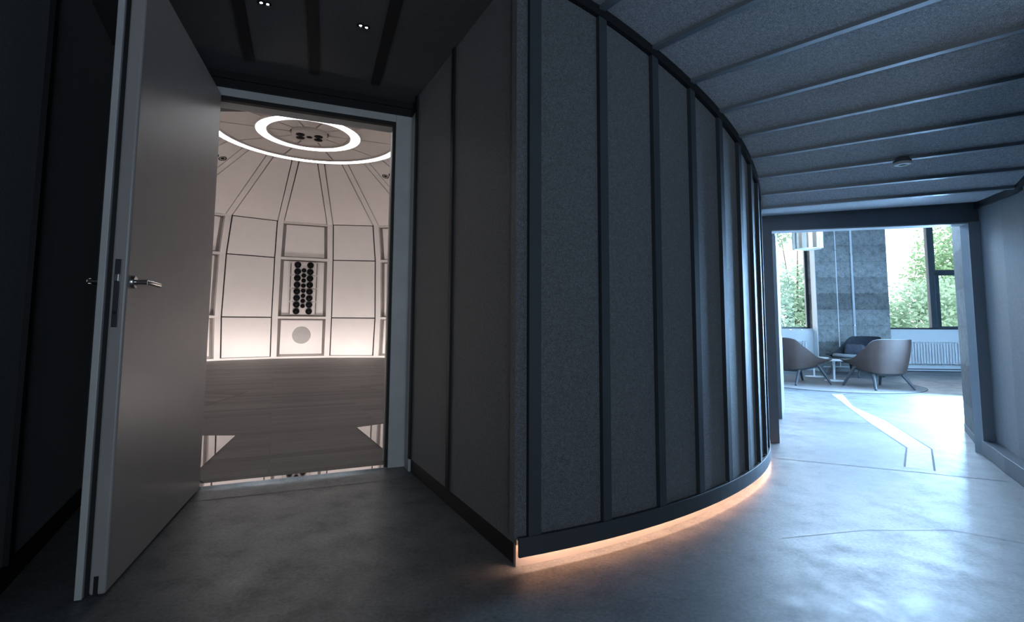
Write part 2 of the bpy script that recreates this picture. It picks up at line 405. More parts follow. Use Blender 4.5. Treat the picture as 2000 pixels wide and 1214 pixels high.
door = structure('door_1', 'tall pale grey acoustic door standing open into the dark recess', 'door')
fr = MB()
dblock(fr, DW, DW + .135, -.26, .0, 0, 2.80); dblock(fr, -.18, -.06, -.26, .0, 0, 2.80); dblock(fr, -.06, DW, -.26, .0, 2.705, 2.80)
fr.build('door_frame', M['frame_grey'], door, .004)
cs = MB(); dblock(cs, DW + .125, DW + .165, -.01, .145, 0, 2.76); cs.build('frame_casing', M['frame_grey'], door, .003)
se = MB(); dblock(se, DW - .022, DW, -.05, -.005, 0, 2.705); dblock(se, -.06, DW - .022, -.05, -.005, 2.675, 2.705)
se.build('rubber_seal', M['black'], door)
# leaf
LF = Vector((-1.620, 2.148)); LH = Vector((-2.037, 3.458)); LD = (LH - LF).normalized(); LN = Vector((LD.y, -LD.x))   # LN: face normal, to the right
LL = (LH - LF).length; TH = .098
def lblock(m, s0, s1, n0, n1, z0, z1):
    pts = [LF + LD * s0 + LN * n0, LF + LD * s1 + LN * n0, LF + LD * s1 + LN * n1, LF + LD * s0 + LN * n1]
    if (pts[1] - pts[0]).cross(pts[2] - pts[1]) < 0: pts = pts[::-1]
    return m.prism([(p.x, p.y) for p in pts], z0, z1)
lm = MB(); lblock(lm, .0, LL, -.058, 0, .012, 2.685)
leaf = lm.build('door_leaf', M['leaf'], door, .010, 3)
lc = MB(); lblock(lc, .006, LL, -.074, -.058, .012, 2.68); lc.build('dark_groove', M['black'], leaf)
lp = MB(); lblock(lp, -.012, LL, -.100, -.074, .006, 2.69); lp.build('outer_skin', M['frame_grey'], leaf, .003)
# lock plate on the edge
lk = MB(); lblock(lk, -.003, .004, -.046, -.022, 1.075, 1.36); lk.build('lock_plate', M['dark_metal'], leaf, .002)
lt = MB(); lblock(lt, -.014, .0, -.043, -.026, 1.265, 1.297); lt.build('latch_bolt', M['chrome'], leaf, .002)
lb = MB(); q = LF - LD * .004 - LN * .034; lb.lathe([(.007, 0), (.007, .003)], (q.x, q.y, 1.135), (-LD.x, -LD.y, 0), 16); lb.build('lock_keyhole', M['black'], leaf)
lw = MB(); lblock(lw, -.002, .004, -.042, -.026, .012, .085); lw.build('bottom_bolt_slot', M['black'], leaf)
def handle(side):
    n = LN if side > 0 else -LN; base = LF + (LN * 0 if side > 0 else -LN * .10); Zh = 1.268
    c = base + LD * .055; n3 = Vector((n.x, n.y, 0)); d3 = Vector((LD.x, LD.y, 0))
    rs = MB(); rs.lathe([(.028, 0), (.028, .011), (.024, .014)], (c.x, c.y, Zh), n3, 28); rs.build('handle_rose', M['chrome'], leaf)
    p = Vector((c.x, c.y, Zh)); hm = MB()
    hm.tube([p + n3 * .010, p + n3 * .058], .0105, 16)
    hm.tube([p + n3 * .050 - d3 * .004, p + n3 * .058 + d3 * .03 - Vector((0, 0, .001)), p + n3 * .058 + d3 * .14 - Vector((0, 0, .004))], .011, 16)
    hm.build('lever_handle', M['chrome'], leaf)
handle(1); handle(-1)
# threshold strip with paired joints
M['polished'] = plain('polished_steel_plate', (.86, .84, .84), .03, 1, .5, .02)
TA = Vector((-2.10, 3.466)); TB = Vector((-.935, 3.972)); TU = (TB - TA).normalized(); TN = Vector((-TU.y, TU.x)) * .098
m = MB(); q0, q1, q2, q3 = TA, TB, TB + TN, TA + TN
m.hexa([(p.x, p.y, 0) for p in (q0, q1, q2, q3)], [(q0.x, q0.y, .014), (q1.x, q1.y, .014), (q2.x, q2.y, .0075), (q3.x, q3.y, .0075)])
struct(m.build('trim_threshold', M['polished']), 'polished metal threshold strip across the tall door opening', 'threshold')

# left wall of the recess, continuing behind the camera
wl = structure('wall_left', 'dark felt wall at the far left behind the open door', 'wall')
WA = Vector((-1.98, 2.0)); WDn = Vector((-.46, .89)).normalized(); WN = Vector((WDn.y, -WDn.x))
def wblock(m, s0, s1, n0, n1, z0, z1):
    pts = [WA + WDn * s0 + WN * n0, WA + WDn * s1 + WN * n0, WA + WDn * s1 + WN * n1, WA + WDn * s0 + WN * n1]
    if (pts[1] - pts[0]).cross(pts[2] - pts[1]) < 0: pts = pts[::-1]
    return m.prism([(p.x, p.y) for p in pts], z0, z1)
ss = [-1.8, -.72, .20, 1.9]
for i in range(3): wblock(MB(), ss[i], ss[i + 1], -.05, 0, .1, HV).build('felt_panel', M['felt'], wl)
for s in ss[1:-1]: wblock(MB(), s, s + .05, 0, .02, .1, HV).build('batten', M['steel_black'], wl)
wblock(MB(), -1.8, 1.9, -.05, .01, 0, .10).build('baseboard', M['steel_black'], wl)
wblock(MB(), -1.8, 2.0, -.2, -.051, 0, 3.2).build('wall_core', M['plaster_dark'], wl)

# recess / lobby ceiling
cv = structure('ceiling_recess', 'black felt ceiling over the door recess', 'ceiling')
m = MB()
poly = [(-4.0, -3.4), (5.2, -3.4), (5.2, 1.0), (.62, .42), (P0.x - .02, P0.y + .02), (-.65, 3.75), (-.60, 4.2), (-4.0, 4.2)]
m.prism(poly, 2.872, 2.95); m.build('felt_panel', M['felt_dark'], cv)
for (a, b) in (((-1.32, 2.2), (-1.78, 3.32)), ((-.93, 2.2), (-1.41, 3.50)), ((-.46, 2.2), (-1.02, 3.66)), ((-1.86, 2.2), (-2.2, 3.1))):
    A_, B_ = Vector(a), Vector(b); d = (B_ - A_).normalized(); n = Vector((-d.y, d.x)) * .032
    mm = MB(); mm.prism([tuple(A_ - n), tuple(B_ - n), tuple(B_ + n), tuple(A_ + n)][::-1], 2.858, 2.875); mm.build('batten', M['steel_black'], cv)

# ------------------------------------------------------------------ outer corridor wall (right)
wr = structure('wall_right', 'dark felt outer corridor wall at the right picture edge', 'wall')
RT = [(-48.5, 5.85), (-40, 5.86), (-34, 5.87), (-28.3, 5.87), (-24, 5.90), (-18.2, 6.0)]
def rout(a):
    for (x0, y0), (x1, y1) in zip(RT, RT[1:]):
        if x0 <= a <= x1: return y0 + (y1 - y0) * (a - x0) / (x1 - x0)
    return RT[0][1] if a < RT[0][0] else RT[-1][1]
def outer(m, o0, o1, a0, a1, z0, z1):
    A = arcs(a0, a1, 1.2); vs = []
    zt = z1 if callable(z1) else (lambda a: z1)
    for a in A:
        p, q = pol(rout(a) + o0, a), pol(rout(a) + o1, a); vs += [(*p, z0), (*q, z0), (*q, zt(a)), (*p, zt(a))]
    fs = []
    for i in range(len(A) - 1):
        b = 4 * i; c = b + 4
        fs += [(b, b + 3, c + 3, c), (b + 1, c + 1, c + 2, b + 2), (b + 3, b + 2, c + 2, c + 3), (b, c, c + 1, b + 1)]
    e = 4 * (len(A) - 1); fs += [(0, 1, 2, 3), (e, e + 3, e + 2, e + 1)]
    return m.add(vs, fs)
osm = [-48.5, -44, -39.5, -34.8, -30.0, -25.2, -18.2]
ztop = lambda a: hceil(rout(a), a)
for i in range(len(osm) - 1): outer(MB(), 0, .06, osm[i], osm[i + 1], .12, ztop).build('felt_panel', M['felt'], wr)
for a in osm[1:-1]:
    if a == -25.2: continue
    outer(MB(), -.022, .0, a, a + .5, .13, lambda q: ztop(q) - .04).build('batten', M['steel_dark'], wr)
outer(MB(), -.09, .06, -48.5, -18.2, 0, .125).build('baseboard', M['steel_dark'], wr, .004)
outer(MB(), -.03, .06, -48.5, -18.2, 2.0, lambda a: ztop(a) + .02)
tm = MB(); A = arcs(-48.5, -18.3, 1.2); vs = []
for a in A:
    p, q = pol(rout(a) - .03, a), pol(rout(a) + .05, a); z = ztop(a); vs += [(*p, z - .05), (*q, z - .05), (*q, z + .03), (*p, z + .03)]
fs = []
for i in range(len(A) - 1):
    b = 4 * i; c = b + 4; fs += [(b, b + 3, c + 3, c), (b, c, c + 1, b + 1)]
tm.add(vs, fs).build('top_trim', M['steel_black'], wr)
outer(MB(), .061, .2, -48.5, -18.2, 0, 3.2).build('wall_core', M['plaster_dark'], wr)

# ------------------------------------------------------------------ portal to the lounge
JL = Vector((2.507, 4.888)); JR = Vector((4.026, 4.457)); PU = (JR - JL).normalized(); PN = Vector((-PU.y, PU.x)); PW = (JR - JL).length
def pblock(m, s0, s1, n0, n1, z0, z1):
    pts = [JL + PU * s0 + PN * n0, JL + PU * s1 + PN * n0, JL + PU * s1 + PN * n1, JL + PU * s0 + PN * n1]
    if (pts[1] - pts[0]).cross(pts[2] - pts[1]) < 0: pts = pts[::-1]
    return m.prism([(p.x, p.y) for p in pts], z0, z1)
po = structure('door_2', 'dark steel lined portal at the end of the corridor', 'doorway')
pblock(MB(), -.62, PW + .35, 0, .14, 2.010, 3.3).build('portal_header', M['portal'], po)
pblock(MB(), -.62, 0, 0, .14, 0, 2.010).build('portal_jamb', M['portal'], po)
pblock(MB(), PW, PW + .35, 0, .14, 0, 2.010).build('portal_jamb', M['portal'], po)
ed = MB(); pblock(ed, -.0, PW, .012, .15, 2.0, 2.0105); ed.build('header_edge', M['frame_grey'], po)
# concrete reveal on the right
RE0 = JR + Vector((.0, .0)); RE1 = Vector((4.795, 5.522)); RD = (RE1 - RE0).normalized(); RN = Vector((RD.y, -RD.x)); RL = (RE1 - RE0).length
def rblock(m, s0, s1, n0, n1, z0, z1):
    pts = [RE0 + RD * s0 + RN * n0, RE0 + RD * s1 + RN * n0, RE0 + RD * s1 + RN * n1, RE0 + RD * s0 + RN * n1]
    if (pts[1] - pts[0]).cross(pts[2] - pts[1]) < 0: pts = pts[::-1]
    return m.prism([(p.x, p.y) for p in pts], z0, z1)
rblock(MB(), .0, .26, -.004, .12, 0, 2.012).build('jamb_lining', M['steel_jamb'], po)
wc = structure('wall_concrete_reveal', 'raw concrete wall end at the right side of the lounge opening', 'wall')
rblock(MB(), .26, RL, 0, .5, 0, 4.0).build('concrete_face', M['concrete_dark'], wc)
rblock(MB(), .262, RL + .004, -.006, .0, 0, .075).build('baseboard', M['joint'], wc)
# pale sliding leaf inside the lounge, at the left edge
d3 = structure('door_3', 'pale grey sliding door leaf just inside the lounge with a dark recessed pull', 'door')
S0 = Vector((3.17, 6.10)); S1 = Vector((3.66, 6.97)); SD = (S1 - S0).normalized(); SN = Vector((SD.y, -SD.x))
def sblock(m, s0, s1, n0, n1, z0, z1):
    pts = [S0 + SD * s0 + SN * n0, S0 + SD * s1 + SN * n0, S0 + SD * s1 + SN * n1, S0 + SD * s0 + SN * n1]
    if (pts[1] - pts[0]).cross(pts[2] - pts[1]) < 0: pts = pts[::-1]
    return m.prism([(p.x, p.y) for p in pts], z0, z1)
SL = (S1 - S0).length
sblock(MB(), 0, SL, -.05, 0, .005, 2.165).build('sliding_leaf', M['leaf_slide'], d3, .004)
sblock(MB(), SL - .16, SL - .10, -.01, .004, .95, 1.21).build('recessed_pull', M['dark_metal'], d3)
sblock(MB(), -.4, SL, -.06, -.01, 2.20, 2.30).build('sliding_track', M['steel_black'], d3)

# ------------------------------------------------------------------ lounge shell
WP = Vector((9.5, 12.45)); WU = Vector((1, -.12)).normalized(); WO = Vector((-WU.y, WU.x))   # WO points outdoors
def wp(s, o): p = WP + WU * s + WO * o; return (p.x, p.y)
def nblock(m, s0, s1, o0, o1, z0, z1):
    pts = [wp(s0, o0), wp(s1, o0), wp(s1, o1), wp(s0, o1)]
    return m.prism(pts, z0, z1)
lw = structure('wall_lounge_window', 'lounge outer wall with white parapets below the windows', 'wall')
nblock(MB(), -5.6, -2.06, .0, .42, 0, .975).build('parapet', M['white'], lw)
nblock(MB(), -.62, 4.6, .0, .42, 0, .985).build('parapet', M['white'], lw)
nblock(MB(), -5.6, 4.6, -.1, .5, 3.78, 4.1).build('window_lintel', M['concrete'], lw)
nblock(MB(), 2.05, 4.6, -.35, .5, 0, 3.78).build('wall_pier', M['concrete'], lw)
nblock(MB(), -5.6, -4.3, -.35, .5, 0, 3.78).build('wall_pier', M['concrete'], lw)
nblock(MB(), -.49, 2.05, -.02, .0, .0, .02).build('skirting', M['win'], lw)
nblock(MB(), -.49, 2.05, -.015, .0, .05, .072).build('skirting', M['win'], lw)
for s0, s1 in ((-4.3, -2.06), (-.5, 2.05)):
    nblock(MB(), s0, s1, -.03, .28, .985, 1.005).build('window_sill', M['white_metal'], lw, .003)
pc = MB(); pc.prism([wp(-2.12, -.35), wp(-.50, -.35), wp(-.50, .42), wp(-2.03, .42)], 0, 3.9)
pil = struct(pc.build('wall_concrete_pillar', M['concrete']), 'stained raw concrete pillar between the two lounge windows', 'wall')
rv = MB(); rv.prism([wp(-2.134, -.351), wp(-2.119, -.352), wp(-2.03, .22), wp(-2.045, .22)][::1], .0, 3.78); rv.build('painted_reveal', M['white'], pil)
for s0, s1, n in ((-4.3, -2.03, 'window_1'), (-.5, 2.05, 'window_2')):
    w = structure(n, 'tall anthracite framed lounge window ' + ('left of the concrete pillar' if n == 'window_1' else 'right of the concrete pillar, with a mullion and side sash'), 'window')
    f = MB(); nblock(f, s0, s1, .22, .30, 1.005, 1.045); nblock(f, s0, s1, .22, .30, 3.70, 3.78)
    nblock(f, s0, s0 + .07, .22, .30, 1.045, 3.70); nblock(f, s1 - .085, s1, .22, .30, 1.045, 3.70)
    f.build('window_frame', M['win'], w)
    g = MB(); nblock(g, s0 + .07, s1 - .085, .268, .274, 1.045, 3.70); g.build('pane', M['glass'], w)
    if n == 'window_2':
        f = MB(); nblock(f, .755, .88, .20, .31, 1.045, 3.70); f.build('mullion', M['win'], w, .006)
        f = MB(); nblock(f, .885, .985, .215, .29, 1.045, 2.40); nblock(f, .885, 1.88, .215, .29, 2.335, 2.465); nblock(f, 1.88, 1.96, .215, .29, 1.045, 2.40); nblock(f, .985, 1.88, .215, .29, 1.045, 1.085)
        nblock(f, .885, .92, .215, .29, 2.46, 3.70)
        f.build('opening_sash', M['win'], w, .006)
    else:
        f = MB(); nblock(f, -3.25, -3.15, .21, .30, 1.045, 3.70); f.build('mullion', M['win'], w, .006)
# other lounge walls and ceiling
wx = structure('wall_lounge_side', 'plain pale plaster walls round the lounge', 'wall')
def vwall(name, a, b, th, z0, z1, mat, par):
    a, b = Vector(a), Vector(b); d = (b - a).normalized(); n = Vector((-d.y, d.x)) * th
    pts = [a, b, b + n, a + n]
    if (pts[1] - pts[0]).cross(pts[2] - pts[1]) < 0: pts = pts[::-1]
    m = MB(); m.prism([(p.x, p.y) for p in pts], z0, z1); return m.build(name, mat, par)
vwall('plaster_face', (1.7, 5.12), (4.6, 13.6), .15, 0, 4.0, M['plaster'], wx)
vwall('plaster_face', (4.9, 5.55), (14.4, 4.6), -.15, 0, 4.0, M['plaster'], wx)
vwall('plaster_face', (14.2, 4.6), (14.2, 12.6), -.15, 0, 4.0, M['plaster'], wx)
cl = MB(); cl.prism([(1.6, 5.05), (4.3, 4.65), (14.5, 4.3), (14.5, 12.6), (4.2, 13.7)], 3.95, 4.1)
struct(cl.build('ceiling_lounge', M['concrete']), 'raw concrete lounge ceiling', 'ceiling')

# lobby behind the camera
lbw = structure('wall_lobby', 'dark plaster walls of the lobby behind the viewpoint', 'wall')
vwall('plaster_face', (-1.15, .42), (-1.15, -3.2), -.15, 0, 3.2, M['plaster_dark'], lbw)
vwall('plaster_face', (5.0, 1.4), (2.32, 1.93), -.15, 0, 3.2, M['plaster_dark'], lbw)
vwall('plaster_face', (5.0, -3.2), (5.0, 1.5), -.15, 0, 3.2, M['plaster_dark'], lbw)
vwall('plaster_face', (-1.3, -3.1), (.2, -3.1), -.15, 0, 3.2, M['plaster_dark'], lbw)
vwall('plaster_face', (3.0, -3.1), (5.2, -3.1), -.15, 0, 3.2, M['plaster_dark'], lbw)
vwall('plaster_face', (.2, -3.1), (3.0, -3.1), -.15, 0, .6, M['plaster_dark'], lbw)
vwall('plaster_face', (.2, -3.1), (3.0, -3.1), -.15, 2.4, 3.2, M['plaster_dark'], lbw)
w3 = structure('window_3', 'lobby window behind the viewpoint', 'window')
f = MB()
for x0, x1, z0, z1 in ((.2, 3, .6, .66), (.2, 3, 2.34, 2.4), (.2, .26, .66, 2.34), (2.94, 3, .66, 2.34), (1.57, 1.63, .66, 2.34)):
    f.prism([(x0, -3.2), (x1, -3.2), (x1, -3.13), (x0, -3.13)], z0, z1)
f.build('window_frame', M['win'], w3)
f = MB(); f.prism([(.26, -3.17), (2.94, -3.17), (2.94, -3.165), (.26, -3.165)], .66, 2.34); f.build('pane', M['glass'], w3)
rf = MB(); rf.prism([(-4.4, -3.4), (5.4, -3.4), (5.4, 4.4), (4.2, 4.7), (1.0, 5.4), (-.2, 4.4), (-.75, 4.15), (-2.05, 3.72), (-4.4, 2.8)], 3.18, 3.3)
struct(rf.build('ceiling_slab', M['plaster_dark']), 'dark structural slab above the corridor', 'ceiling')

# ------------------------------------------------------------------ the white round room
DX, DY, NB, PH0 = -4.478, 10.972, 22, 136.774
PROF = [(5.253, 0.0), (5.375, 1.239), (5.236, 3.051), (4.913, 4.123), (2.06, 5.25)]
BAY = 360.0 / NB
def dp(r, a, z): return Vector((DX + r * math.cos(rad(a)), DY + r * math.sin(rad(a)), z))
def rib_ang(k): return PH0 - BAY * k          # k = 0..3 are the ribs seen through the door
toward = math.degrees(math.atan2(-DY + 0.0, -DX))   # direction of the viewer
def is_open(a):                                # bays left out for the entrance passage
    d = (a - (-65.0) + 180) % 360 - 180
    return abs(d) < 26
dome = structure('wall_dome', 'warm white panelled wall of the round listening room', 'wall')
cdome = structure('ceiling_dome', 'warm white panelled ceiling of the round listening room', 'ceiling')
RW = .155
def basis(a):
    return Vector((math.cos(rad(a)), math.sin(rad(a)), 0)), Vector((-math.sin(rad(a)), math.cos(rad(a)), 0))
for k in range(NB):
    a = rib_ang(k)
    e, t = basis(a); O = Vector((DX, DY, 0))
    if not is_open(a):
        m = MB(); rings = []
        for r, z in PROF[:4]:
            c = O + e * r + Vector((0, 0, z)); rings.append([c - t * RW / 2, c + t * RW / 2, c + t * RW / 2 + e * .22, c - t * RW / 2 + e * .22])
        m.loft(rings, True, True, False); m.build('rib', M['rib'], dome)
    m = MB(); rings = []
    for r, z in PROF[3:]:
        w = RW if r > 3 else RW * .9
        c = O + e * r + Vector((0, 0, z)); rings.append([c - t * w / 2, c + t * w / 2, c + t * w / 2 + e * .05 + Vector((0, 0, .15)), c - t * w / 2 + e * .05 + Vector((0, 0, .15))])
    m.loft(rings, True, True, False); m.build('rib', M['rib'], cdome)
def bay_quad(k, r0, z0, r1, z1, inset, off, gz=.013):
    """panel between rib k and k+1; inset = side gap, off = how far it sits behind the rib faces"""
    a0, a1 = rib_ang(k), rib_ang(k + 1); pts = []
    L = math.hypot(r1 - r0, z1 - z0)
    for r, z, g in ((r0, z0, gz), (r1, z1, -gz)):
        r_ = r + (r1 - r0) / L * g; z_ = z + (z1 - z0) / L * g
        A = dp(r_, a0, z_); B = dp(r_, a1, z_); d = (B - A).normalized()
        mid, _ = basis((a0 + a1) / 2); A = A + d * (RW / 2 + inset) + mid * off; B = B - d * (RW / 2 + inset) + mid * off
        pts.append((A, B))
    mid, _ = basis((a0 + a1) / 2)
    (A0, B0), (A1, B1) = pts; e = mid * .05
    return [A0, B0, B1, A1], [A0 + e, B0 + e, B1 + e, A1 + e]
for k in range(NB):
    am = rib_ang(k + .5)
    wallbay = not (is_open(rib_ang(k)) and is_open(rib_ang(k + 1))) and not is_open(am)
    rec = (k % 2 == 1)                       # every second bay is recessed
    if wallbay:
        for lv in range(3):
            (r0, z0), (r1, z1) = PROF[lv], PROF[lv + 1]
            if lv == 0: z0 = .06
            lo, hi = bay_quad(k, r0, z0, r1, z1, .035 if not rec else .085, 0.0 if not rec else .115, .016 if not rec else .07)
            MB().hexa(lo, hi).build('wall_panel', M['white_panel'], dome, .004)
        if rec:
            for lv in (1, 2, 3):
                r, z = PROF[lv]; a0, a1 = rib_ang(k), rib_ang(k + 1); A, B = dp(r, a0, z), dp(r, a1, z); d = (B - A).normalized(); mid, _ = basis(am)
                A = A + d * RW / 2; B = B - d * RW / 2
                if lv == 3: A.z -= .0; B.z -= .0
                h = Vector((0, 0, .035))
                MB().hexa([A - h, B - h, B - h + mid * .2, A - h + mid * .2], [A + h, B + h, B + h + mid * .2, A + h + mid * .2]).build('crossbar', M['rib'], dome, .003)
        # dark backing
        m = MB(); o = .17 if rec else .05
        for (r0, z0), (r1, z1) in zip(PROF[:3], PROF[1:4]):
            mid, _ = basis(am); a0, a1 = rib_ang(k), rib_ang(k + 1); e = mid * o
            m.quad(dp(r0, a0, z0) + e, dp(r0, a1, z0) + e, dp(r1, a1, z1) + e, dp(r1, a0, z1) + e)
        m.build('joint_backing', M['gap_mid'] if rec else M['gap'], dome)
        # white foot rail
        a0, a1 = rib_ang(k), rib_ang(k + 1); r = PROF[0][0] - .012; A, B = dp(r, a0, 0), dp(r, a1, 0); mid, _ = basis(am); h = Vector((0, 0, .062))
        MB().hexa([A, B, B + mid * .2, A + mid * .2], [A + h, B + h, B + h + mid * .2, A + h + mid * .2]).build('foot_rail', M['rib'], dome)
    (r0, z0), (r1, z1) = PROF[3], PROF[4]
    lo, hi = bay_quad(k, r0, z0, r1, z1, .022, 0.0, .012)
    up = Vector((0, 0, .04)); MB().hexa(lo, [p + up for p in lo]).build('ceiling_panel', M['white_panel'], cdome)
    m = MB(); a0, a1 = rib_ang(k), rib_ang(k + 1); u_ = Vector((0, 0, .08))
    m.quad(dp(r0 + .3, a0, z0 - .05) + u_, dp(r0 + .3, a1, z0 - .05) + u_, dp(r1, a1, z1) + u_, dp(r1, a0, z1) + u_)
    m.build('joint_backing', M['gap'], cdome)
# outer dark shell, keeps daylight out
sh = MB()
for k in range(NB):
    a0, a1 = rib_ang(k), rib_ang(k + 1)
    if not (is_open(rib_ang(k + .5))):
        sh.quad(dp(5.75, a0, 0), dp(5.75, a1, 0), dp(5.75, a1, 5.6), dp(5.75, a0, 5.6))
    else:
        sh.quad(dp(5.75, a0, 4.28), dp(5.75, a1, 4.28), dp(5.75, a1, 5.6), dp(5.75, a0, 5.6))
    sh.quad(dp(0, a0, 5.6), dp(5.75, a0, 5.6), dp(5.75, a1, 5.6), dp(0, a1, 5.6))
sh.build('outer_shell', M['plaster_dark'], dome)
# entrance passage walls
pA = D0 - U * .12; pB = D1 + U * .135
eA = dp(5.4, -65 - 25.5, 0); eB = dp(5.4, -65 + 25.5, 0)
vwall('passage_wall', (pA.x - .5, pA.y + .12), (eA.x, eA.y), .1, 0, 4.3, M['white'], dome)
vwall('passage_wall', (pB.x + .05, pB.y + .25), (eB.x, eB.y), -.1, 0, 4.3, M['white'], dome)
pc_ = MB(); pc_.prism([(pA.x - .9, pA.y), (pB.x + .5, pB.y + .1), (eB.x + .4, eB.y), (eA.x - .4, eA.y)], 4.25, 4.3); pc_.build('passage_ceiling', M['white'], dome)
pw_ = MB(); pw_.quad((pA.x - .9, pA.y - .3, 2.9), (pB.x + .5, pB.y + .2, 2.9), (pB.x + .5, pB.y + .2, 4.3), (pA.x - .9, pA.y - .3, 4.3)); pw_.build('passage_head', M['plaster_dark'], dome)

# ceiling disc between the rings, with its ten seams, and the hub
HRG = 5.25
def annulus(m, r0, r1, z0, z1, n=96):
    rings = []
    for r, z in ((r0, z0), (r1, z0), (r1, z1), (r0, z1), (r0, z0)):
        rings.append([dp(r, 360.0 * i / n, z) for i in range(n)])
    return m.loft(rings, True, False, False)
SEC = 36.0; SE0 = 166.0
def sector(m, r0, r1, a0, a1, z0, z1, gap):
    A = arcs(a0, a1, 4.0); lo = []; 
    def pt(r, a, w): 
        g = math.degrees(gap / r); k = (a - a0) / (a1 - a0); return dp(r, a0 + g + (a1 - a0 - 2 * g) * k, w)
    rings = [[pt(r0, a, z0) for a in A], [pt(r1, a, z0) for a in A], [pt(r1, a, z1) for a in A], [pt(r0, a, z1) for a in A]]
    n = len(A); vs = [p for r in rings for p in r]; fs = []
    for k in range(4):
        for i in range(n - 1):
            a_, b_ = k * n + i, ((k + 1) % 4) * n + i; fs.append((a_, b_, b_ + 1, a_ + 1))
    fs += [(0, 3 * n, 2 * n, n), (n - 1, 2 * n - 1, 3 * n - 1, 4 * n - 1)]
    return m.add(vs, fs)
for i in range(10):
    a0 = SE0 + SEC * i; a1 = a0 + SEC
    sector(MB(), 1.105, 1.835, a0, a1, HRG - .01, HRG + .04, .022).build('ceiling_panel', M['white_panel'], cdome)
    sector(MB(), .40, .835, a0, a1, HRG - .01, HRG + .04, .018).build('ceiling_panel', M['white_panel'], cdome)
bkz = MB(); bkz.lathe([(2.2, 0), (2.2, .02)], (DX, DY, HRG + .07), (0, 0, 1), 64, False); bkz.build('joint_backing', M['gap'], cdome)
hb = MB(); hb.lathe([(0.001, -.09), (.35, -.09), (.37, -.07), (.37, .04)], (DX, DY, HRG), (0, 0, 1), 48, True, False)
hb.build('center_hub', M['rib'], cdome)
for r0, r1, nm, lab in ((.87, 1.07, 'ring_light', 'small bright inner ring light round the ceiling hub'), (1.87, 2.05, 'ring_light', 'large bright outer ring light at the edge of the ceiling disc')):
    t_ = thing(nm, lab, 'light', (DX, DY, HRG)); O_ = Vector((DX, DY, HRG))
    def loc(m): m.v = [(x - DX, y - DY, z - HRG) for x, y, z in m.v]; return m
    loc(annulus(MB(), r0, r1, HRG - .022, HRG - .004)).build('diffuser', M['ring'], t_)
    hs = MB(); annulus(hs, r0 - .035, r0 - .002, HRG - .05, HRG + .05); annulus(hs, r1 + .002, r1 + .035, HRG - .05, HRG + .05)
    loc(hs).build('ring_housing', M['rib'], t_)

# loudspeakers
def driver_mesh(r, name, small=False):
    """one loudspeaker unit facing +x at the origin: rim, cone and dust cap"""
    m = MB(); prof = [(r, -.02), (r, .003), (r * .93, .007), (r * .84, .003), (r * .80, .0), (r * .62, -.020), (r * .52, -.010), (r * .38, .006), (r * .18, .016), (.0005, .019)]
    m.lathe(prof, (0, 0, 0), (1, 0, 0), 28, True, False); return m
def speaker_cluster(name, label, center, nrm, updir, group=None, scale=1.0):
    n = Vector(nrm).normalized(); u = Vector(updir); u = (u - n * u.dot(n)).normalized(); v = n.cross(u)
    o = thing(name, label, 'speaker', center, 0, group)
    rot = Matrix((n, u, v)).transposed().to_4x4()
    for su, sv in ((1, 1), (1, -1), (-1, 1), (-1, -1)):
        d = driver_mesh(.090 * scale, 'woofer'); d.v = [tuple(rot @ Vector((p[0] * .5, p[1], p[2])) + (u * su * .108 + v * sv * .185) * scale) for p in d.v]
        d.build('woofer', M['driver'], o)
    d = driver_mesh(.06 * scale, 'tweeter', True); d.v = [tuple(rot @ Vector((p[0] * .5, p[1], p[2]))) for p in d.v]; d.build('tweeter', M['driver'], o)
    return o
tv = Vector((-DX, -DY, 0)).normalized()
speaker_cluster('ceiling_speaker', 'cluster of black drivers in the ceiling hub inside the small ring', (DX, DY, HRG - .101), (0, 0, -1), (tv.x, tv.y, 0))
def cone_pt(r, a):
    (r0, z0), (r1, z1) = PROF[3], PROF[4]; k = (r0 - r) / (r0 - r1); return dp(r, a, z0 + (z1 - z0) * k)
def cone_spk(r, a, label):
    c = cone_pt(r, a); e, t = basis(a); n = Vector((-e.x * .36, -e.y * .36, -.93)).normalized()
    speaker_cluster('ceiling_speaker', label, c + n * .013, n, t, 'driver clusters set in the sloping ceiling')
cone_spk(2.85, rib_ang(-1.42), 'cluster of black drivers in the sloping ceiling beside the door leaf edge')
cone_spk(2.85, rib_ang(4.45), 'cluster of black drivers in the sloping ceiling beside the right door frame')

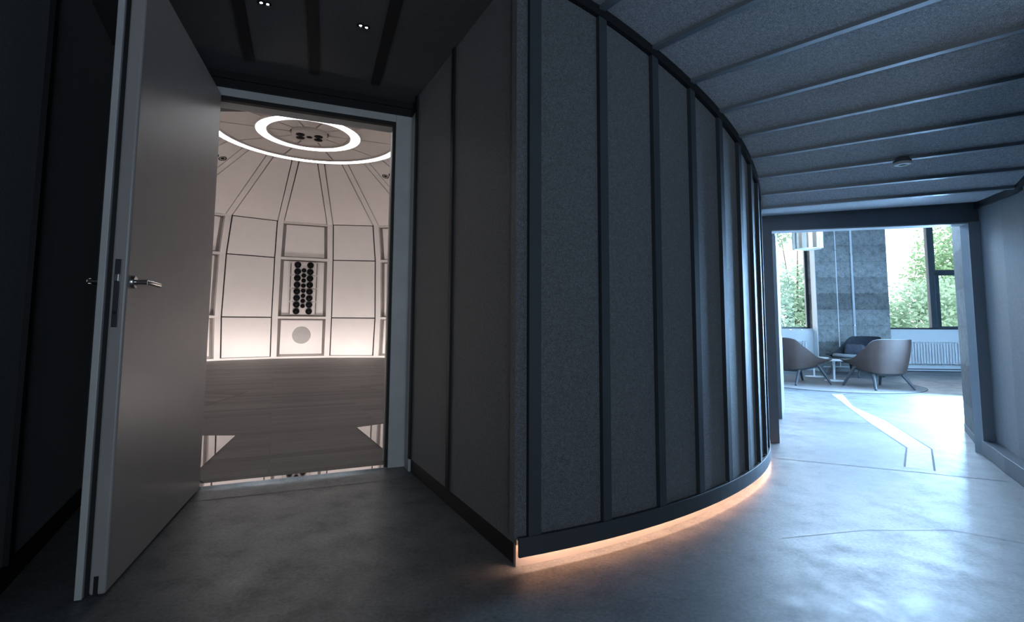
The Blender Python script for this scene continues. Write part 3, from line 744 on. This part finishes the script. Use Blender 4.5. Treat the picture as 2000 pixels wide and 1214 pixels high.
# speaker array in the middle recessed bay (between ribs 1 and 2)
am = rib_ang(1.5); e, t = basis(am)
def baypt(z, side, proud):
    """point on the recessed panel plane of the middle bay: side along t, proud towards the room"""
    for (r0, z0), (r1, z1) in zip(PROF, PROF[1:]):
        if z0 <= z <= z1:
            r = r0 + (r1 - r0) * (z - z0) / (z1 - z0); break
    r = r * math.cos(rad(BAY / 2)) + .115
    return Vector((DX, DY, 0)) + e * (r - proud) + t * side + Vector((0, 0, z))
arr = thing('speaker_array', 'tall array of black drivers on four pale modules in the middle wall panel', 'speaker', baypt(1.32, 0, .0))
O_ = baypt(1.32, 0, 0)
for i in range(4):
    z0 = 1.335 + .408 * i; z1 = z0 + .392; m = MB(); wd = .365
    lo = [baypt(z0, -wd, .002), baypt(z0, wd, .002), baypt(z0, wd, .05), baypt(z0, -wd, .05)]; hi = [baypt(z1, -wd, .002), baypt(z1, wd, .002), baypt(z1, wd, .05), baypt(z1, -wd, .05)]
    m.hexa([p - O_ for p in lo], [p - O_ for p in hi]).build('cabinet_module', M['cab'], arr, .004)
    for sd in (-1, 1):
        m = MB(); w0, w1 = sd * .366, sd * .382
        lo = [baypt(z0 + .02, w0, 0), baypt(z0 + .02, w1, 0), baypt(z0 + .02, w1, .056), baypt(z0 + .02, w0, .056)]; hi = [baypt(z1 - .02, w0, 0), baypt(z1 - .02, w1, 0), baypt(z1 - .02, w1, .056), baypt(z1 - .02, w0, .056)]
        m.hexa([p - O_ for p in lo], [p - O_ for p in hi]).build('side_bracket', M['gap'], arr)
rot = Matrix((-e, t, Vector((0, 0, 1)))).transposed().to_4x4()
wm = driver_mesh(.098, 'w'); tm_ = driver_mesh(.068, 't', True)
wproto = tproto = None
for i in range(8):
    for sd in (-1, 1):
        p = baypt(1.437 + .2043 * i, sd * .182, .077) - O_
        if wproto is None:
            q = MB(); q.v = [tuple(rot @ Vector(x)) for x in wm.v]; q.f = wm.f; q.sm = wm.sm; wproto = o = q.build('woofer', M['driver'], arr)
        else: o = wproto.copy(); C.objects.link(o); o.parent = arr
        o.location = p
    p = baypt(1.60 + .1575 * i, 0, .077) - O_
    if tproto is None:
        q = MB(); q.v = [tuple(rot @ Vector(x)) for x in tm_.v]; q.f = tm_.f; q.sm = tm_.sm; tproto = o = q.build('tweeter', M['driver'], arr)
    else: o = tproto.copy(); C.objects.link(o); o.parent = arr
    o.location = p
def subwoofer(k, label):
    am_ = rib_ang(k + .5); e_, t_ = basis(am_)
    def bp(z, side, proud):
        r = PROF[0][0] + (PROF[1][0] - PROF[0][0]) * z / 1.239; r = r * math.cos(rad(BAY / 2)) + .115
        return Vector((DX, DY, 0)) + e_ * (r - proud) + t_ * side + Vector((0, 0, z))
    ax2 = (-e_ + Vector((0, 0, .097))).normalized()
    O2 = bp(.10, 0, 0); sb = thing('subwoofer', label, 'speaker', O2)
    m = MB(); lo = [bp(.13, -.60, .002), bp(.13, .60, .002), bp(.13, .60, .022), bp(.13, -.60, .022)]; hi = [bp(1.15, -.60, .002), bp(1.15, .60, .002), bp(1.15, .60, .022), bp(1.15, -.60, .022)]
    m.hexa([p - O2 for p in lo], [p - O2 for p in hi]).build('front_panel', M['white_panel'], sb, .004)
    m = MB(); c = bp(.70, 0, .022) - O2; m.lathe([(.265, 0), (.265, .004), (.255, .006)], c, ax2, 40); m.build('round_grille', M['grille'], sb)
    for sd in (-1, 1):
        m = MB(); c = bp(.22, sd * .50, .022) - O2; m.lathe([(.045, 0), (.045, .003)], c, ax2, 20); m.build('foot_port', M['rib'], sb)
subwoofer(1, 'white subwoofer panel with a round grey grille below the speaker array')

# wooden floor of the round room: decagon field and ten outer sectors
FR = 2.78; FA0 = -83.3
def uvfun(ang):
    c, s = math.cos(rad(ang)), math.sin(rad(ang)); return lambda p: (p.x * c + p.y * s, -p.x * s + p.y * c)
m = MB(); m.add([tuple(dp(FR, FA0 + 36 * i, .006)) for i in range(10)], [tuple(range(10))]); m.uv = uvfun(FA0 + 18 + 90)
fd = struct(m.build('floor_dome', M['planks']), 'dark grey plank floor laid in a ten sided star', 'floor')
for i in range(10):
    a0, a1 = FA0 + 36 * i, FA0 + 36 * (i + 1); am_ = (a0 + a1) / 2
    if i in (0,):
        A, B = dp(FR, a0, .006), dp(FR, a1, .006)
        L_ = dp(5.6, a0, .006); R_ = dp(5.6, a1, .006)
        poly = [A, L_, Vector((-2.09, 3.59, .006)), Vector((-.90, 4.09, .006)), R_, B]
    else: poly = [dp(FR, a0, .006), dp(5.7, a0, .006), dp(5.7, am_, .006), dp(5.7, a1, .006), dp(FR, a1, .006)]
    m = MB(); m.add([tuple(p) for p in poly], [tuple(range(len(poly)))]); m.uv = uvfun(am_ + 90)
    m.build('plank_sector', M['planks'], fd)
    ribbon([tuple(dp(FR, a0, 0))[:2], tuple(dp(5.6, a0, 0))[:2]], .014, .008).build('sector_joint', M['gap'], fd)
for poly in ([(-2.656, 5.041), (-4.6, 4.95), (-3.3, 3.5), (-2.16, 3.56), (-2.19, 3.49)], [(-1.61, 5.455), (-1.094, 4.519), (-.86, 4.09), (-.3, 4.3), (.7, 7.4), (-.39, 6.52)]):
    m = MB(); m.add([(x, y, .010) for x, y in poly], [tuple(range(len(poly)))]); m.build('polished_floor_plate', M['polished'], fd)
# ------------------------------------------------------------------ recess downlights and ceiling detector
def spots(x, y, label, dx, dy):
    o = thing('downlight', label, 'light', (x, y, 2.872), 0, 'twin downlights in the black recess ceiling')
    for k in (0, 1):
        m = MB(); m.lathe([(.020, -.006), (.020, .0), (.011, .0), (.009, -.004)], (dx * k, dy * k, 0), (0, 0, 1), 20, True, False); m.build('bezel', M['black'], o)
        m = MB(); m.lathe([(.001, -.0045), (.0065, -.0045), (.0065, .0)], (dx * k, dy * k, 0), (0, 0, 1), 16); m.build('led_lens', M['led_spot'], o)
spots(-1.405, 2.71, 'twin tiny downlight nearer the open door leaf', .030, .014)
spots(-.915, 2.925, 'twin tiny downlight nearer the felt wall', .030, .020)
dt = thing('ceiling_detector', 'small round white detector with a dark centre on a ceiling slat', 'detector', (2.63, 3.375, 2.222))
m = MB(); m.lathe([(.050, 0), (.052, -.018), (.052, -.028)], (0, 0, 0), (0, 0, 1), 32); m.build('mount_base', M['steel_dark'], dt)
m = MB(); m.lathe([(.052, -.028), (.050, -.040), (.040, -.044), (.022, -.044), (.019, -.038)], (0, 0, 0), (0, 0, 1), 32); m.build('cover_ring', M['white'], dt)
m = MB(); m.lathe([(.019, -.037), (.012, -.041), (.001, -.041)], (0, 0, 0), (0, 0, 1), 24, True, False); m.build('sensor_eye', M['driver_rim'], dt)

# ------------------------------------------------------------------ lounge furniture
rg = MB(); rg.lathe([(1.42, 0), (1.42, .008), (1.40, .011)], (0, 0, 0), (0, 0, 1), 96, False); rg.v = [(x + 6.03, y + 9.80, z) for x, y, z in rg.v]
rug = tag(rg.build('rug', M['rug'], None, origin=(6.03, 9.80, 0)), 'round pale grey rug under the lounge chairs', 'rug')
eg = MB(); eg.lathe([(1.421, 0), (1.432, 0), (1.432, .009), (1.421, .009)], (0, 0, 0), (0, 0, 1), 96, True, False); eg.build('dark_binding', M['rug_edge'], rug)
sm_ = ribbon([(-1.2, .65), (.2, -.35), (1.35, -.40)], .012, .0125); sm_.build('rug_seam', M['rug_edge'], rug)
RZ = .016

def smooth_path(n=40):
    """half plan outline of the chair shell: from the front tip round to the back centre, t 0..1"""
    pts = []
    for i in range(n + 1):
        t = i / n
        if t < .45:
            k = t / .45; pts.append((.40 - .56 * k, .355 + .035 * math.sin(k * PI / 2)))
        else:
            k = (t - .45) / .55 * PI / 2; ex = .72
            pts.append((-.16 - .27 * (math.sin(k) ** ex), .39 * (math.cos(k) ** ex) if k < PI / 2 - 1e-6 else 0.0))
    return pts
def lerp_tab(tab, t):
    for (a, x), (b, y) in zip(tab, tab[1:]):
        if a <= t <= b:
            k = (t - a) / (b - a); return x + (y - x) * k
    return tab[-1][1]
RIM = [(0, .46), (.12, .465), (.22, .49), (.30, .535), (.56, .775), (.62, .815), (.70, .838), (.80, .845), (1, .848)]
BOT = [(0, .415), (.25, .34), (.5, .295), (.75, .275), (1, .27)]
def make_chair(label, outer_mat, inner_mat, seat_mat):
    ch = thing('lounge_chair', label, 'chair', (0, 0, 0), 0, 'low shell lounge chairs on the round rug')
    half = smooth_path(); n = len(half)
    path = [(x, y, i / (n - 1)) for i, (x, y) in enumerate(half)] + [(x, -y, i / (n - 1)) for i, (x, y) in list(enumerate(half))[-2::-1]]
    def surf(inset, zlow):
        cols = []
        for x, y, t in path:
            zr = lerp_tab(RIM, t); zb = lerp_tab(BOT, t) + zlow; col = []
            for j in range(9):
                v = j / 8.0; s = .86 + .14 * math.sin(v * PI / 2) + .02 * v
                back = -.05 * v * max(0, (t - .5)) * 2
                z = zb + (zr - inset * .4 - zb) * v
                px, py = x * s + back + (.03 if v == 0 else 0) * 0, y * s
                L = math.hypot(px + .02, py) or 1
                col.append((px - (px + .02) / L * inset, py - py / L * inset, z))
            cols.append(col)
        return cols
    out = surf(0, 0); inn = surf(.032, .04)
    m = MB(); m.loft(out, False, False, True)
    rim = [[c[-1] for c in out], [((a[-1][0] + b[-1][0]) / 2, (a[-1][1] + b[-1][1]) / 2, max(a[-1][2], b[-1][2]) + .009) for a, b in zip(out, inn)], [c[-1] for c in inn]]
    m.build('outer_shell', outer_mat, ch)
    m = MB(); m.loft([c[::-1] for c in inn], False, False, True); m.loft(rim, False, False, True)
    for s in (0, -1):
        m.add([*out[s], *inn[s][::-1]], [tuple(range(18))])
    m.build('inner_lining', inner_mat, ch)
    m = MB(); ring0 = [c[0] for c in out]; k = len(ring0)
    pan = [[(x, y, z) for x, y, z in ring0], [(x * .8, y * .8, z - .045) for x, y, z in ring0]]
    m.loft(pan, True, True, True); m.build('seat_pan', M['wood_dark'], ch)
    m = MB(); rings = []
    for s, dz in ((.80, .0), (.875, .03), (.885, .07), (.86, .095), (.78, .108)):
        rings.append([(x * s + .015, y * s, .318 + dz + .07 * max(0, x + .4)) for x, y, z in ring0])
    m.loft(rings, True, True, True); m.build('seat_cushion', seat_mat, ch)
    for sx, sy in ((1, 1), (1, -1), (-1, 1), (-1, -1)):
        m = MB(); top = Vector((.20 if sx > 0 else -.20, sy * .26, .335 if sx > 0 else .27)); bot = Vector((.365 * sx, sy * .37, 0))
        m.tube([top, bot], [.027, .020], 14); m.build('leg', M['wood_dark'], ch)
    m = MB(); m.tube([(.20, .26, .315), (-.20, .26, .255)], .014, 10); m.tube([(.20, -.26, .315), (-.20, -.26, .255)], .014, 10); m.tube([(-.2, .26, .258), (-.2, -.26, .258)], .014, 10); m.tube([(.2, .26, .318), (.2, -.26, .318)], .014, 10)
    m.build('under_frame', M['wood_dark'], ch)
    return ch
c1 = make_chair('brown backed lounge chair seen from behind at the right side of the rug', M['leather'], M['fabric_grey'], M['fabric_grey'])
c1.location = (6.42, 9.09, RZ); c1.rotation_euler = (0, 0, rad(97))
c2 = copy_tree(c1); c2['label'] = 'brown backed lounge chair half hidden by the left edge of the lounge opening'
c2.location = (5.43, 9.78, RZ); c2.rotation_euler = (0, 0, .16)
c3 = make_chair('dark grey lounge chair holding a pillow, in front of the concrete pillar', M['fabric_dark'], M['fabric_dark'], M['fabric_grey'])
c3.location = (7.50, 11.30, 0); c3.rotation_euler = (0, 0, rad(-162))
# pillow on the dark chair
pm = MB(); rings = []
for i in range(15):
    u = -1 + 2 * i / 14.0; w = max(.02, (1 - abs(u) ** 6)) ; ring = []
    for j in range(20):
        a = 2 * PI * j / 20; ca, sa = math.cos(a), math.sin(a)
        wr = .006 * math.sin(9 * u + 2 * a)
        ring.append(((.062 * w + wr) * math.copysign(abs(ca) ** .8, ca), u * .25, (.125 * (w ** .4) + wr * .6) * math.copysign(abs(sa) ** .55, sa)))
    rings.append(ring)
pm.loft(rings, True, True, True)
pil_o = pm.build('pillow', M['pillow'])
tag(pil_o, 'slate grey lumbar pillow lying on the dark lounge chair', 'pillow')
dirb = rad(-162); pil_o.location = (7.50 - .03 * math.cos(dirb), 11.30 - .03 * math.sin(dirb), .56); pil_o.rotation_euler = (0, -.25, dirb)
# small white tables
def table(x, y, label, z0):
    o = thing('side_table', label, 'table', (x, y, z0), 0, 'white pedestal side tables between the lounge chairs')
    m = MB(); m.lathe([(.268, 0), (.28, .004), (.28, .012), (.274, .016)], (0, 0, .392 - z0 + RZ), (0, 0, 1), 56); m.build('table_top', M['white_metal'], o)
    m = MB(); m.lathe([(.016, .01), (.018, .12), (.024, .28), (.026, .392 - z0 + RZ)], (0, 0, 0), (0, 0, 1), 24); m.build('stem', M['white_metal'], o)
    m = MB(); m.lathe([(.175, 0), (.175, .006), (.165, .010), (.03, .014)], (0, 0, 0), (0, 0, 1), 48); m.build('foot_disc', M['white_metal'], o)
table(6.33, 10.16, 'white round side table nearer the viewer between the chairs', RZ)
table(6.40, 10.95, 'white round side table behind the other one, towards the pillar', RZ)

# radiators
def radiator(s0, s1, z0, z1, label):
    o = thing('radiator', label, 'radiator', (*wp((s0 + s1) / 2, -.09), z0), 0, 'white ribbed radiators under the windows')
    bx, by = wp((s0 + s1) / 2, -.09); n = int((s1 - s0) / .062)
    def lp(s, off, z): x, y = wp(s, -.09 + off); return (x - bx, y - by, z - z0)
    proto = None
    for i in range(n):
        s = s0 + (i + .5) * (s1 - s0) / n
        m = MB(); m.tube([lp(s, -.03, z0 + .03), lp(s, -.03, z1 - .03)], .019, 8); m.tube([lp(s, .03, z0 + .03), lp(s, .03, z1 - .03)], .019, 8)
        m.tube([lp(s, -.035, z1 - .03), lp(s, 0, z1 - .006), lp(s, .035, z1 - .03)], .020, 8); m.tube([lp(s, -.035, z0 + .03), lp(s, 0, z0 + .006), lp(s, .035, z0 + .03)], .016, 8)
        m.build('rib_column', M['white_metal'], o)
    m = MB()
    for z in (z0 + .03, z1 - .03): m.tube([lp(s0, 0, z), lp(s1, 0, z)], .017, 10)
    m.build('header_pipe', M['white_metal'], o)
    for s in (s0 + .15, s1 - .15):
        m = MB(); m.tube([lp(s, .0, z1 - .1), lp(s, .085, z1 - .1)], .012, 8); m.build('wall_bracket', M['white_metal'], o)
radiator(.0, 1.95, .18, .70, 'long white ribbed radiator below the right window behind the brown chair')
radiator(-3.6, -2.27, .20, .70, 'white ribbed radiator below the left window')
# conduits on the pillar
def pipe(s, r, z0, z1, label, mat, clips):
    x, y = wp(s, -.35 - r - .004); o = thing('conduit_pipe', label, 'pipe', (x, y, z0))
    m = MB(); m.tube([(0, 0, 0), (0, 0, z1 - z0)], r, 14); m.build('pipe_run', mat, o)
    for z in clips:
        m = MB(); m.lathe([(r + .006, -.012), (r + .006, .012)], (0, 0, z - z0), (0, 0, 1), 16); m.build('pipe_clip', M['chrome'], o)
pipe(-1.652, .011, .10, 3.9, 'thin white vertical conduit on the concrete pillar', M['white_metal'], (.95, 1.5, 2.9))
pipe(-1.303, .026, .10, 3.9, 'thick grey vertical pipe on the concrete pillar', M['plaster'], (1.1, 2.8))
x0, y0 = wp(-2.05, -.40); x1, y1 = wp(-.55, -.40)
m = MB(); m.tube([(x0, y0, .115), (x1, y1, .115)], .012, 10); tag(m.build('heating_pipe', M['white_metal'], None, origin=(x0, y0, .115)), 'thin white pipe running along the foot of the concrete pillar', 'pipe')
# metal drum pendant
lmp = thing('pendant_lamp', 'brushed metal drum pendant lamp at the top left of the lounge opening', 'lamp', (4.66, 8.0, 2.29))
m = MB(); R_ = .205; prof = []
rings = []
for z in (0.0, .62):
    rings.append([(math.cos(a) * (R_ + .012 * math.cos(a * 9)), math.sin(a) * (R_ + .012 * math.cos(a * 9)), z) for a in [2 * PI * i / 108 for i in range(108)]])
m.loft(rings, True, False, True); m.build('drum_shade', M['lamp'], lmp)
m = MB(); m.lathe([(.185, .0), (.185, .60)], (0, 0, 0), (0, 0, 1), 48, True, False); m.build('inner_liner', M['lamp_in'], lmp)
m = MB(); m.lathe([(.001, .02), (.186, .02), (.186, .03), (.001, .03)], (0, 0, 0), (0, 0, 1), 48); m.build('diffuser_disc', M['white'], lmp)
m = MB(); m.lathe([(.001, .615), (.205, .615), (.205, .625), (.001, .625)], (0, 0, 0), (0, 0, 1), 48); m.build('top_plate', M['lamp'], lmp)
m = MB(); m.tube([(0, 0, .62), (0, 0, 1.64)], .006, 8); m.build('suspension_cord', M['black'], lmp)

# ------------------------------------------------------------------ outdoors
gr = MB(); gr.quad((-10, 14.2, -3.0), (60, 14.2, -3.0), (60, 70, -3.0), (-10, 70, -3.0))
struct(gr.build('ground', M['grass']), 'green ground below the lounge windows', 'ground')
def tree(x, y, ztop, blobs, label, mat, nleaf, seed):
    rn = random.Random(seed); o = thing('tree', label, 'tree', (x, y, -3.0), 0, 'trees outside the lounge windows')
    m = MB(); m.tube([(0, 0, 0), (.1, 0, 1.5), (-.05, .1, 3.2), (.05, 0, ztop + 3.0 - .6)], [.12, .10, .06, .02], 10)
    for bx, by, bz, br in blobs: m.tube([(0, 0, min(3.0, bz + 2.0)), (bx * .6, by * .6, bz + 3 - .3), (bx, by, bz + 3)], [.03, .02, .01], 6)
    m.build('trunk', M['bark'], o)
    m = MB()
    for bx, by, bz, br in blobs:
        for i in range(int(nleaf * br * br)):
            while True:
                p = Vector((rn.uniform(-1, 1), rn.uniform(-1, 1), rn.uniform(-1, 1)))
                if .25 < p.length < 1: break
            c = Vector((bx, by, bz + 3.0)) + p * br * (.8 + .35 * rn.random()); 
            a = Vector((rn.uniform(-1, 1), rn.uniform(-1, 1), rn.uniform(-.6, .6))).normalized(); b = a.cross(Vector((rn.uniform(-1, 1), rn.uniform(-1, 1), rn.uniform(-1, 1)))).normalized()
            l, w = rn.uniform(.07, .13), rn.uniform(.035, .06)
            m.add([c - a * l, c + b * w, c + a * l, c - b * w], [(0, 1, 2, 3)])
    m.build('foliage', mat, o)
tree(20.4, 22.5, 5.6, [(0, 0, 4.2, 2.1), (-1.4, 0, 3.2, 1.5), (.4, .3, 2.2, 2.0), (-1.0, -.4, 1.6, 1.5), (1.2, 0, 5.6, 1.4)], 'tall green tree filling the right sash of the right window', M['leaf_a'], 950, 3)
tree(14.6, 18.4, 2.4, [(0, 0, 1.4, 1.35), (-1.1, 0, 1.0, 1.0), (1.0, .0, 1.9, 1.1)], 'pale bushy tree low in the large pane of the right window', M['leaf_b'], 1050, 5)
tree(11.2, 20.0, 4.9, [(0, 0, 2.4, 1.2), (-.6, 0, 1.5, 1.3), (.5, .2, 1.6, 1.0), (-.9, .1, 4.75, .75)], 'pale leafy tree in the left window', M['leaf_b'], 900, 8)

# ------------------------------------------------------------------ light
wd = bpy.data.worlds.new('world'); bpy.context.scene.world = wd; wd.use_nodes = True
nt = wd.node_tree; nt.nodes.clear(); wo = nt.nodes.new('ShaderNodeOutputWorld'); bg = nt.nodes.new('ShaderNodeBackground')
bg.inputs[0].default_value = (.88, .94, 1.0, 1); bg.inputs[1].default_value = 5.2; nt.links.new(bg.outputs[0], wo.inputs[0])
def area(name, loc, target, sx, sy, power, col, portal=False, spread=None):
    l = bpy.data.lights.new(name, 'AREA'); l.shape = 'RECTANGLE'; l.size = sx; l.size_y = sy; l.energy = power; l.color = col
    o = bpy.data.objects.new(name, l); C.objects.link(o); o.location = loc
    d = Vector(target) - Vector(loc); o.rotation_euler = d.to_track_quat('-Z', 'Y').to_euler()
    if portal: l.cycles.is_portal = True
    if spread: l.spread = spread
    return o
BLUE = (.33, .61, 1.0)
for s, w in ((-3.17, 2.2), (.77, 2.5)):
    x, y = wp(s, .36); x2, y2 = wp(s, -1); area('window_portal', (x, y, 2.4), (x2, y2, 2.4), w, 2.75, 0, (1, 1, 1), True)
area('window_portal', (1.6, -3.25, 1.5), (1.6, -2, 1.5), 2.7, 1.7, 0, (1, 1, 1), True)
# added unseen lamp above and behind the portal header, brightens the corridor
area('lounge_high_fill', (4.9, 6.9, 3.85), (3.2, 4.4, 1.8), 2.4, 1.8, 260, (.78, .90, 1.0))
area('corridor_floor_fill', (5.9, 7.6, 3.4), (2.6, 3.4, 1.2), 3.6, 1.5, 600, BLUE)  # added unseen lamp inside the lounge, throws blue light onto the corridor floor
area('corridor_side_fill', (8.0, 7.4, 1.3), (2.9, 2.2, 1.4), 2.4, 2.2, 1700, BLUE)  # added lamp hidden behind the concrete reveal, lights far felt panels and ceiling
area('lobby_front_fill', (1.6, -2.95, 1.5), (.3, 3.0, 1.3), 2.6, 1.7, 13, (.20, .58, 1.0))  # added lamp behind the viewpoint, blue fill for door frame and corner
area('corridor_ceiling_fill', (3.9, .4, .4), (2.3, 2.7, 2.5), 1.4, .7, 7, BLUE, False, rad(90))  # added low lamp out of view, lifts the corridor ceiling
# added lamps on the round room's floor, brighten its wall from below
for k in range(NB):
    a = rib_ang(k + .5)
    if is_open(a): continue
    c = dp(4.35, a, .06); tgt = dp(5.25, a, .9)
    area('wall_wash_fill', c, tgt, 1.15, .10, 12, (1.0, .91, .87))
vs_ = bpy.context.scene.view_settings
vs_.view_transform = 'Standard'; vs_.look = 'None'; vs_.exposure = 0; vs_.gamma = 1
try: vs_.use_curve_mapping = False
except Exception: pass
